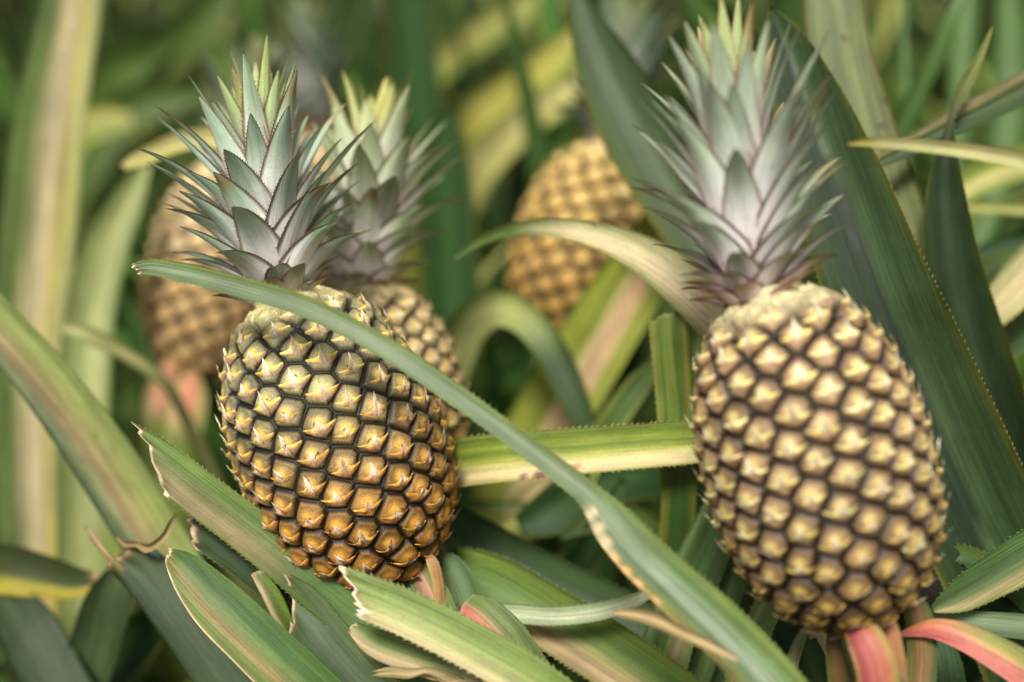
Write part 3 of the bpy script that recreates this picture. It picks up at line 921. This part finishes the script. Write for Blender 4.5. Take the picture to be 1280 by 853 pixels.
for pts, st in (
    ([(508, 692, .735, 10), (522, 712, .73, 30), (540, 745, .725, 44), (560, 800, .72, 48)], [(-1, (96, 118, 68)), (-.4, (120, 128, 80)), (0, (190, 138, 118)), (.4, (176, 124, 104)), (.7, (112, 124, 72)), (1, (110, 124, 70))]),
    ([(482, 708, .735, 8), (492, 728, .73, 22), (502, 760, .728, 28), (515, 810, .725, 30)], [(-1, (112, 112, 66)), (0, (176, 130, 104)), (1, (104, 112, 62))]),
    ([(545, 690, .75, 12), (562, 706, .745, 30), (580, 738, .74, 42), (592, 790, .735, 46)], [(-1, (84, 110, 66)), (0, (100, 124, 84)), (.6, (80, 104, 64)), (1, (126, 116, 74))]),
    ([(532, 690, .725, 5), (540, 702, .722, 14), (546, 722, .722, 14), (550, 760, .724, 14)], [(-1, (186, 140, 96)), (1, (196, 156, 112))]),
    ([(580, 756, .712, 34), (598, 768, .704, 52), (622, 792, .70, 62), (655, 840, .698, 64), (690, 900, .70, 64)], [(-1, (112, 130, 84)), (-.3, (120, 136, 88)), (-.05, (170, 130, 104)), (.3, (216, 120, 128)), (.75, (206, 138, 132)), (1, (150, 140, 92))]),
):
    traced(pA, pts, stops_f(st), bA, name="bract", cup=-.35, teeth=.0007, ds=.003)

traced(pB, [(712, 626, .95, 6), (680, 632, .95, 11), (630, 633, .95, 12), (575, 632, .96, 12), (530, 650, .97, 14)], STY_MID, bB, cup=.3)
traced(pB, [(724, 592, .94, 5), (690, 616, .94, 14), (650, 648, .94, 17), (610, 678, .95, 18), (570, 720, .96, 20)], STY_PALE, bB, cup=.3, teeth=.0008)
traced(pD, [(700, 590, 1.0, 10), (672, 612, 1.0, 26), (640, 650, 1.0, 34), (600, 715, 1.0, 36)], STY_PINK, bD, cup=.3)
traced(pC, [(780, 600, .86, 10), (760, 640, .86, 30), (735, 690, .86, 40), (690, 760, .87, 44)], STY_DARK, bC, cup=.3)
traced(pC, [(700, 672, .86, 8), (735, 655, .86, 26), (785, 648, .87, 34), (840, 680, .87, 36)], STY_MID, bC, cup=.3)
traced(pR, [(1198, 330, 1.0, 6), (1225, 316, 1.0, 18), (1270, 300, 1.0, 22), (1340, 290, 1.0, 24)], STY_DARK, bR, cup=.3)
traced(pR, [(1272, 470, .84, 6), (1262, 520, .84, 22), (1268, 590, .84, 34), (1300, 680, .84, 40)], STY_MID, bR, cup=.3)

# ---- plant H: broad dark leaves behind the right fruit
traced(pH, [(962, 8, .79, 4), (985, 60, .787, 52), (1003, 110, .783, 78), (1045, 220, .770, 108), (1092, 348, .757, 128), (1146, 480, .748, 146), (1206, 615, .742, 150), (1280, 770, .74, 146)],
       stops_f([(-1, (86, 112, 62)), (-.5, (80, 110, 70)), (-.14, (104, 134, 92)), (-.06, (124, 152, 108)), (.0, (40, 62, 36)), (.10, (48, 74, 44)), (.5, (62, 90, 56)), (1, (80, 106, 60))], edge=((160, 162, 72), .03), gain=.43),  # dark fold line and lighter half: crease shading painted into the colour
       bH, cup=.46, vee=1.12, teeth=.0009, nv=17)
traced(pH, [(1028, -150, .86, 50), (1040, -20, .85, 72), (1052, 70, .838, 78), (1078, 175, .825, 88), (1115, 285, .815, 92), (1160, 420, .81, 92), (1235, 620, .80, 90)],
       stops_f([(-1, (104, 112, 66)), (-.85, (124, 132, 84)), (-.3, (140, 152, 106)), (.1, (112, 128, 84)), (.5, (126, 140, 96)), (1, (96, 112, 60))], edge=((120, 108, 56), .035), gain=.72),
       bH, cup=.16, teeth=.0008, nv=15, patches=[(1112, 120, 7, (72, 48, 34)), (1103, 160, 6, (72, 48, 34)), (1058, 48, 5, (66, 50, 36)), (1063, 165, 8, (96, 72, 44))])
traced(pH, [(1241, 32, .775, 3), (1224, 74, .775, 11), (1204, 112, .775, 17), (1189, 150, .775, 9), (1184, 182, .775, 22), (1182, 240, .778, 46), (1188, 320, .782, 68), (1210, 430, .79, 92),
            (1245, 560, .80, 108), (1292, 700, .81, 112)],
       stops_f([(-1, (74, 98, 54)), (-.5, (62, 88, 56)), (-.15, (84, 108, 84)), (.1, (80, 106, 74)), (.35, (60, 84, 54)), (1, (70, 94, 54))], edge=((140, 140, 60), .04),  # lighter middle stops are a soft gloss put into the colour
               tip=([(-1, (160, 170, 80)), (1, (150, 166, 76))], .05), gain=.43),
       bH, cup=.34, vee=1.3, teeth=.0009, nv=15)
traced(pH, [(716, -30, .93, 8), (732, 25, .925, 40), (762, 95, .915, 76), (800, 172, .905, 90), (848, 252, .895, 86), (905, 345, .885, 74), (980, 480, .88, 70)],
       stops_f([(1, (136, 136, 66)), (.85, (96, 116, 64)), (.4, (84, 108, 70)), (0, (104, 124, 92)), (-.4, (80, 104, 66)), (-1, (74, 96, 56))], gain=.58), bH, cup=.35)
traced(pH, [(1172, 700, .745, 8), (1196, 692, .742, 22), (1230, 706, .74, 30), (1290, 750, .74, 36)],
       stops_f([(-1, (100, 120, 62)), (0, (68, 94, 50)), (1, (60, 84, 46))]), bH, cup=.35, teeth=.0008)

# ---- plant R at the right edge
traced(pR, [(1074, 217, .79, 4), (1100, 202, .79, 16), (1135, 184, .79, 24), (1185, 158, .79, 30), (1240, 131, .79, 36), (1310, 98, .79, 40), (1400, 90, .79, 46)],
       stops_f([(-1, (176, 164, 128)), (-.62, (190, 180, 140)), (-.45, (130, 136, 86)), (-.3, (70, 88, 54)), (1, (58, 78, 46))]), bR, cup=.55, vee=1.3, teeth=.0007)
traced(pR, [(1060, 180, .625, 4), (1085, 178, .623, 11), (1130, 180, .62, 15), (1190, 186, .618, 18), (1290, 205, .612, 26), (1400, 260, .61, 40)],
       stops_f([(-1, (176, 172, 118)), (0, (190, 186, 138)), (1, (150, 152, 98))], tip=([(-1, (160, 150, 70)), (1, (160, 150, 70))], .012)), bR, cup=.4)
traced(pR, [(1205, 432, .82, 8), (1225, 408, .82, 32), (1258, 372, .82, 50), (1310, 320, .82, 62), (1400, 280, .82, 66)],
       stops_f([(-1, (150, 156, 110)), (-.5, (196, 186, 146)), (0, (186, 170, 128)), (.3, (204, 190, 150)), (1, (140, 146, 96))]), bR, cup=.3, teeth=.0009)
traced(pR, [(1215, 478, .86, 10), (1240, 450, .86, 34), (1280, 415, .86, 46), (1360, 380, .86, 50)], STY_MID, bR, cup=.3)
traced(pR, [(1166, 762, .712, 10), (1188, 752, .71, 32), (1240, 722, .705, 52), (1310, 682, .70, 62), (1400, 660, .70, 64)],
       stops_f([(-1, (74, 102, 56)), (-.3, (70, 98, 52)), (.2, (96, 116, 64)), (.55, (168, 150, 116)), (.8, (150, 146, 96)), (1, (90, 110, 58))]), bR, cup=.3, teeth=.0008)
traced(pR, [(1140, 770, .722, 16), (1168, 774, .72, 26), (1225, 779, .715, 30), (1310, 788, .71, 34), (1400, 820, .71, 40)],
       stops_f([(-1, (96, 116, 86)), (-.2, (124, 140, 116)), (.4, (92, 112, 84)), (1, (80, 100, 70))]), bR, cup=.3)
traced(pR, [(1120, 795, .66, 3), (1138, 790, .657, 12), (1165, 786, .652, 24), (1200, 794, .648, 34), (1245, 816, .643, 42), (1310, 858, .638, 50), (1400, 960, .64, 52)],
       stops_f([(-1, (128, 132, 74)), (-.3, (152, 146, 86)), (.0, (206, 142, 120)), (.4, (216, 128, 132)), (1, (200, 126, 120))],
               tip=([(-1, (196, 134, 92)), (0, (206, 114, 112)), (1, (198, 106, 108))], .03)), bR, cup=-.3, label="red tinged leaf pointing in from the right")

# ---- plant D / E / J: blurred leaves behind
traced(pD, [(742, 556, .93, 20), (720, 505, .93, 36), (690, 440, .94, 40), (655, 398, .95, 42), (620, 386, .97, 46), (585, 410, .99, 50), (562, 462, 1.0, 52), (548, 545, 1.02, 52)],
       stops_f([(-1, (168, 178, 110)), (0, (200, 204, 146)), (.5, (180, 188, 120)), (1, (130, 150, 80))], tip=([(-1, (66, 90, 54)), (0, (62, 88, 52)), (1, (58, 80, 46))], .092)), bD, cup=.3)
traced(pD, [(862, 246, .96, 44), (835, 285, .97, 70), (795, 345, .99, 84), (740, 432, 1.01, 92), (680, 535, 1.03, 96), (635, 625, 1.05, 96)],
       stops_f([(1, (150, 162, 70)), (.55, (172, 180, 84)), (.2, (140, 156, 70)), (0, (214, 184, 150)), (-.45, (218, 178, 152)), (-.65, (150, 160, 76)), (-1, (160, 168, 84))]), bD, cup=.3)
traced(pD, [(825, 448, .90, 8), (805, 472, .90, 26), (775, 512, .90, 34), (740, 570, .91, 36), (700, 650, .92, 38)],
       stops_f([(-1, (150, 160, 90)), (-.5, (84, 110, 60)), (.3, (96, 122, 66)), (1, (150, 158, 86))]), bD, cup=.4, teeth=.0008)
for pts, st in (
    ([(212, 455, 1.17, 20), (205, 480, 1.16, 38), (196, 515, 1.15, 40), (185, 570, 1.15, 40)], [(-1, (200, 150, 124)), (0, (214, 140, 124)), (1, (150, 150, 90))]),
    ([(240, 468, 1.15, 20), (236, 495, 1.14, 44), (230, 530, 1.13, 46), (220, 600, 1.13, 46)], [(-1, (160, 160, 96)), (0, (222, 136, 124)), (1, (150, 150, 90))]),
):
    traced(pE, pts, stops_f(st, base=([(-1, (120, 140, 70)), (1, (120, 140, 70))], .03, .06)), bE, name="bract", cup=-.3)
traced(pE, [(78, 408, .97, 14), (105, 417, .97, 20), (140, 433, .98, 18), (195, 468, 1.0, 16), (240, 540, 1.05, 16)], stops_f([(-1, (140, 150, 96)), (0, (176, 172, 126)), (1, (130, 146, 86))]), bE, cup=.4)
traced(pJ, [(108, -110, 1.14, 50), (88, 10, 1.12, 72), (62, 150, 1.1, 86), (44, 330, 1.09, 92), (38, 520, 1.07, 88), (42, 720, 1.05, 82)],
       stops_f([(1, (138, 158, 100)), (.5, (104, 132, 70)), (.15, (206, 192, 150)), (-.25, (220, 202, 166)), (-.45, (182, 168, 64)), (-.7, (188, 184, 118)), (-1, (160, 170, 104))], gain=.66), bJ, cup=.25)
traced(pJ, [(184, 205, 1.12, 10), (165, 240, 1.11, 34), (138, 295, 1.1, 52), (113, 390, 1.09, 60), (104, 520, 1.07, 64), (104, 720, 1.05, 62)],
       stops_f([(1, (128, 146, 86)), (.3, (166, 178, 116)), (-.3, (184, 190, 130)), (-1, (130, 150, 84))], gain=.75), bJ, cup=.3)
traced(pJ, [(126, 724, .88, 14), (100, 728, .88, 36), (60, 722, .885, 52), (0, 712, .89, 64), (-70, 720, .90, 70)],
       stops_f([(-1, (164, 148, 58)), (-.55, (150, 142, 56)), (-.25, (62, 74, 34)), (1, (52, 66, 34))]), bJ, cup=.3, dry=(DRYB, .003), curl=.003, nv=13)
traced(pJ, [(-14, 716, .90, 12), (8, 745, .885, 44), (34, 785, .87, 70), (66, 850, .86, 80), (110, 940, .85, 84)],
       stops_f([(-1, (66, 84, 58)), (0, (84, 102, 74)), (1, (60, 78, 50))], gain=.58), bJ, cup=.25)
traced(pJ, [(160, 700, .86, 20), (140, 740, .86, 52), (120, 800, .87, 60), (96, 880, .88, 60)],
       stops_f([(-1, (70, 92, 60)), (0, (100, 120, 84)), (1, (66, 88, 56))], gain=.65), bJ, cup=.3)
traced(pJ, [(215, 760, .90, 20), (180, 790, .91, 60), (120, 850, .92, 70), (60, 930, .93, 70)], STY_DARK, bJ, cup=.3)

# ---- the weedy grass and loose dry strip
gb = ground_under(P(1090, 420, 1.25))
gt = thing("grass_clump", "clump of thin bright green grass blades growing behind the broad leaf on the right", "grass clump", gb)
for pts in ([(1215, -40, 1.0, 12), (1190, 20, 1.0, 20), (1150, 110, 1.02, 24), (1120, 175, 1.04, 22), (1100, 300, 1.1, 18)],
            [(1128, -40, 1.2, 8), (1130, 40, 1.2, 12), (1134, 130, 1.2, 13), (1130, 300, 1.22, 12)],
            [(1212, -30, 1.25, 30), (1205, 60, 1.25, 34), (1198, 160, 1.25, 30), (1180, 300, 1.25, 20)],
            [(1262, -20, 1.3, 30), (1266, 80, 1.3, 50), (1250, 220, 1.3, 40), (1190, 380, 1.3, 20)]):
    traced(gt, pts, stops_f([(-1, (84, 124, 62)), (0, (118, 152, 92)), (1, (78, 118, 54))], gain=.75), gb, name="blade", cup=.4, nv=7, mat=M_GRASS)
ds_ = traced(None, [(768, 766, .640, 6), (790, 768, .632, 14), (820, 775, .622, 18), (850, 790, .612, 15), (885, 806, .605, 14), (922, 825, .600, 6)],
             stops_f([(-1, (166, 140, 104)), (0, (202, 180, 146)), (1, (150, 124, 90))]), None, name="dry_leaf_strip", cup=.8, nv=9, curl=.001, wave=.0006)
ds_["label"] = "tan dried strip of leaf lying over the long crossing leaf"
ds_["category"] = "dry leaf"

# ---- background leaves that read as pale bands
r1 = ground_under(P(600, 330, 1.75), -0.1, 0)
bgp = thing("pineapple_plant", "blurred pineapple plant with pale yellow striped leaves fanned out left of the single yellow fruit", "pineapple plant", r1)
YEL = stops_f([(-1, (150, 160, 70)), (-.3, (186, 184, 92)), (.3, (206, 194, 112)), (1, (150, 158, 76))])
CRM = stops_f([(-1, (170, 172, 104)), (0, (206, 196, 142)), (1, (150, 156, 88))])
traced(bgp, [(745, 20, 1.6, 10), (700, 68, 1.6, 40), (640, 118, 1.62, 56), (580, 165, 1.65, 60), (540, 210, 1.7, 56)], YEL, r1, cup=.3)
traced(bgp, [(748, 78, 1.5, 10), (705, 115, 1.5, 36), (650, 155, 1.52, 46), (600, 205, 1.55, 50), (565, 280, 1.6, 46)], CRM, r1, cup=.3)
traced(bgp, [(700, -30, 1.8, 10), (650, 10, 1.8, 34), (595, 45, 1.82, 40), (550, 80, 1.85, 40)], STY_PALE, r1, cup=.3)
traced(bgp, [(508, -120, 1.5, 40), (512, 0, 1.5, 60), (520, 120, 1.5, 64), (545, 260, 1.5, 66), (560, 420, 1.5, 60)], STY_DARK, r1, cup=.3, mat=M_FAR)
traced(bgp, [(556, 140, 1.2, 30), (556, 200, 1.2, 60), (560, 300, 1.2, 72), (566, 420, 1.2, 70)], STY_DARK, r1, cup=.3, mat=M_FAR)
r2 = ground_under(P(130, 330, 1.7))
bg2 = thing("pineapple_plant", "blurred pineapple plant with dull green arching leaves behind the cream striped leaves", "pineapple plant", r2)
traced(bg2, [(290, -20, 1.7, 10), (255, 25, 1.7, 50), (200, 68, 1.72, 62), (130, 100, 1.75, 66), (100, 160, 1.78, 60)], STY_MID, r2, cup=.3)
traced(bg2, [(165, 148, 1.6, 20), (130, 150, 1.6, 40), (100, 160, 1.6, 44), (70, 220, 1.62, 44)], STY_PALE, r2, cup=.3)
traced(bg2, [(260, 120, 1.7, 10), (215, 122, 1.7, 40), (160, 140, 1.7, 50), (110, 200, 1.7, 50)], STY_MID, r2, cup=.3)
traced(pR, [(1175, 262, .98, 6), (1205, 259, .98, 12), (1250, 260, .98, 14), (1330, 268, .98, 18)], STY_PALE, bR, cup=.3)
traced(pR, [(1180, 262, 1.0, 10), (1205, 236, 1.0, 34), (1245, 214, 1.0, 42), (1320, 195, 1.0, 46)], STY_PALE, bR, cup=.3)
traced(pR, [(1178, 380, 1.05, 10), (1210, 350, 1.05, 30), (1260, 325, 1.05, 36), (1340, 310, 1.05, 40)], STY_MID, bR, cup=.3)

# ---- fill every front plant out to a whole rosette, out of the fruits' way
STY_LIVE = stops_f([(-1, (84, 124, 52)), (0, (96, 140, 60)), (.5, (76, 118, 46)), (1, (84, 124, 52))], gain=.75)
MIXS = [STY_DARK, STY_DARK, STY_DARK, STY_MID, STY_LIVE, STY_PALE, STY_LIVE]
DARKS = [STY_DARK, STY_DARK, STY_MID]
for pl, bs, n, sd in ((pA, bA, 16, 1), (pC, bC, 14, 2), (pH, bH, 12, 3), (pR, bR, 12, 4), (pJ, bJ, 12, 5)):
    fill_plant(pl, bs, n, sd, DARKS, keep_clear(.90), elev=(0, 70), length=(0.35, 0.65))
for pl, bs, n, sd in ((pB, bB, 16, 6), (pD, bD, 20, 7), (pE, bE, 18, 8), (pF, bF, 18, 9), (bgp, r1, 16, 10), (bg2, r2, 16, 12)):
    fill_plant(pl, bs, n, sd, MIXS, keep_clear(1.02 if pl not in (pE, pD) else 1.27), elev=(5, 75), length=(0.4, 0.72))

# ---- background rows of plants
protos = []
for k in range(4):
    pr = thing("pineapple_plant", "out of focus pineapple plant without visible fruit in the rows behind the fruits", "pineapple plant", (0, 0, 0),
               "blurred plants of the back rows")
    r = np.random.default_rng(100 + k)
    for j in range(20):
        f = j / 19
        st = MIXS[int(r.integers(7))]
        gq = rosette_blade((0, 0, 0), j * 2.39996, math.radians(np.interp(f, [0, 1], [12, 84])), r.uniform(0.55, 0.85), r.uniform(0.04, 0.055),
                           math.radians(r.uniform(10, 75) * (1 - 0.5 * f)), st, 5000 + k * 50 + j, lo=True)
        obj("leaf", gq, M_FAR, pr)
    protos.append(pr)
far_protos = []
for k in range(3):
    r = np.random.default_rng(300 + k)
    gg = Geo()
    for j in range(20):
        f = j / 19
        gg.merge(rosette_blade((0, 0, 0), j * 2.39996, math.radians(np.interp(f, [0, 1], [12, 84])), r.uniform(0.55, 0.9), r.uniform(0.045, 0.06),
                               math.radians(r.uniform(10, 75) * (1 - 0.5 * f)), MIXS[int(r.integers(7))], 7000 + k * 50 + j, lo=True, nv=5))
    o = obj("pineapple_plant", gg, M_FAR)
    far_protos.append(o)
used = set()
r = np.random.default_rng(77)
for row, y in enumerate((1.62, 2.0, 2.45, 2.95, 3.5, 4.1, 4.8, 5.6, 6.6)):
    half = 0.40 * y + (0.35 if y < 2.9 else 1.2)
    step = 0.42 if y < 2.6 else 0.52
    n = int(2 * half / step)
    for i in range(n):
        x = -half + step * (i + 0.5 + 0.3 * (row % 2)) + r.normal(0, 0.04)
        yy = y + r.normal(0, 0.05)
        if any(math.hypot(x - q[0], yy - q[1]) < 0.24 for q in (bD, bE, bF, r1, r2)):
            continue
        k = int(r.integers(4)) if y < 2.6 else 10 + int(r.integers(3))
        src = protos[k] if k < 10 else far_protos[k - 10]
        if k in used:
            o = copy_tree(src) if k < 10 else src.copy()
            if k >= 10:
                COL.objects.link(o)
        else:
            o = src
            used.add(k)
        o.location = (x, yy, 0)
        o.rotation_euler = (0, 0, r.uniform(0, 6.28))
        s = r.uniform(0.88, 1.12)
        o.scale = (s, s, s)
        if k >= 10:
            o["label"] = "tiny distant pineapple plant in the far blurred rows at the top"
            o["category"] = "pineapple plant"
            o["group"] = "distant plants of the far rows"
for k, pr in enumerate(protos):
    if k not in used:
        for ch in list(pr.children):
            bpy.data.objects.remove(ch)
        bpy.data.objects.remove(pr)
for k, o in enumerate(far_protos):
    if 10 + k not in used:
        bpy.data.objects.remove(o)
for o in bpy.data.objects:
    if "_o" in o:
        del o["_o"]

# ================================================================== LIGHT
SUN_EL, SUN_AZ = math.radians(47), math.radians(192)     # azimuth clockwise from +Y: behind the camera, to the left
w = bpy.data.worlds.new("World")
scene.world = w
w.use_nodes = True
nt = w.node_tree
sky = nt.nodes.new('ShaderNodeTexSky')
sky.sky_type = 'NISHITA'
sky.sun_disc = False
sky.sun_elevation = SUN_EL
sky.sun_rotation = SUN_AZ
sky.dust_density = 4.0
sky.air_density = 1.0
hs = nt.nodes.new('ShaderNodeHueSaturation')
hs.inputs['Saturation'].default_value = 0.12
nt.links.new(sky.outputs[0], hs.inputs['Color'])
nt.links.new(hs.outputs[0], nt.nodes['Background'].inputs['Color'])
nt.nodes['Background'].inputs['Strength'].default_value = 0.05
sd = bpy.data.lights.new("sun", 'SUN')
sd.energy = 2.4
sd.angle = math.radians(14)
sd.color = (1.0, 0.965, 0.90)
so = bpy.data.objects.new("sun", sd)
COL.objects.link(so)
dirv = Vector((math.sin(SUN_AZ) * math.cos(SUN_EL), math.cos(SUN_AZ) * math.cos(SUN_EL), math.sin(SUN_EL)))
so.rotation_euler = dirv.to_track_quat('Z', 'Y').to_euler()
so.location = (0, 0, 3)

scene.view_settings.view_transform = 'Standard'
scene.view_settings.look = 'None'
scene.view_settings.gamma = 1.0
scene.view_settings.exposure = 0.92
scene.cycles.max_bounces = 8
scene.cycles.use_denoising = True
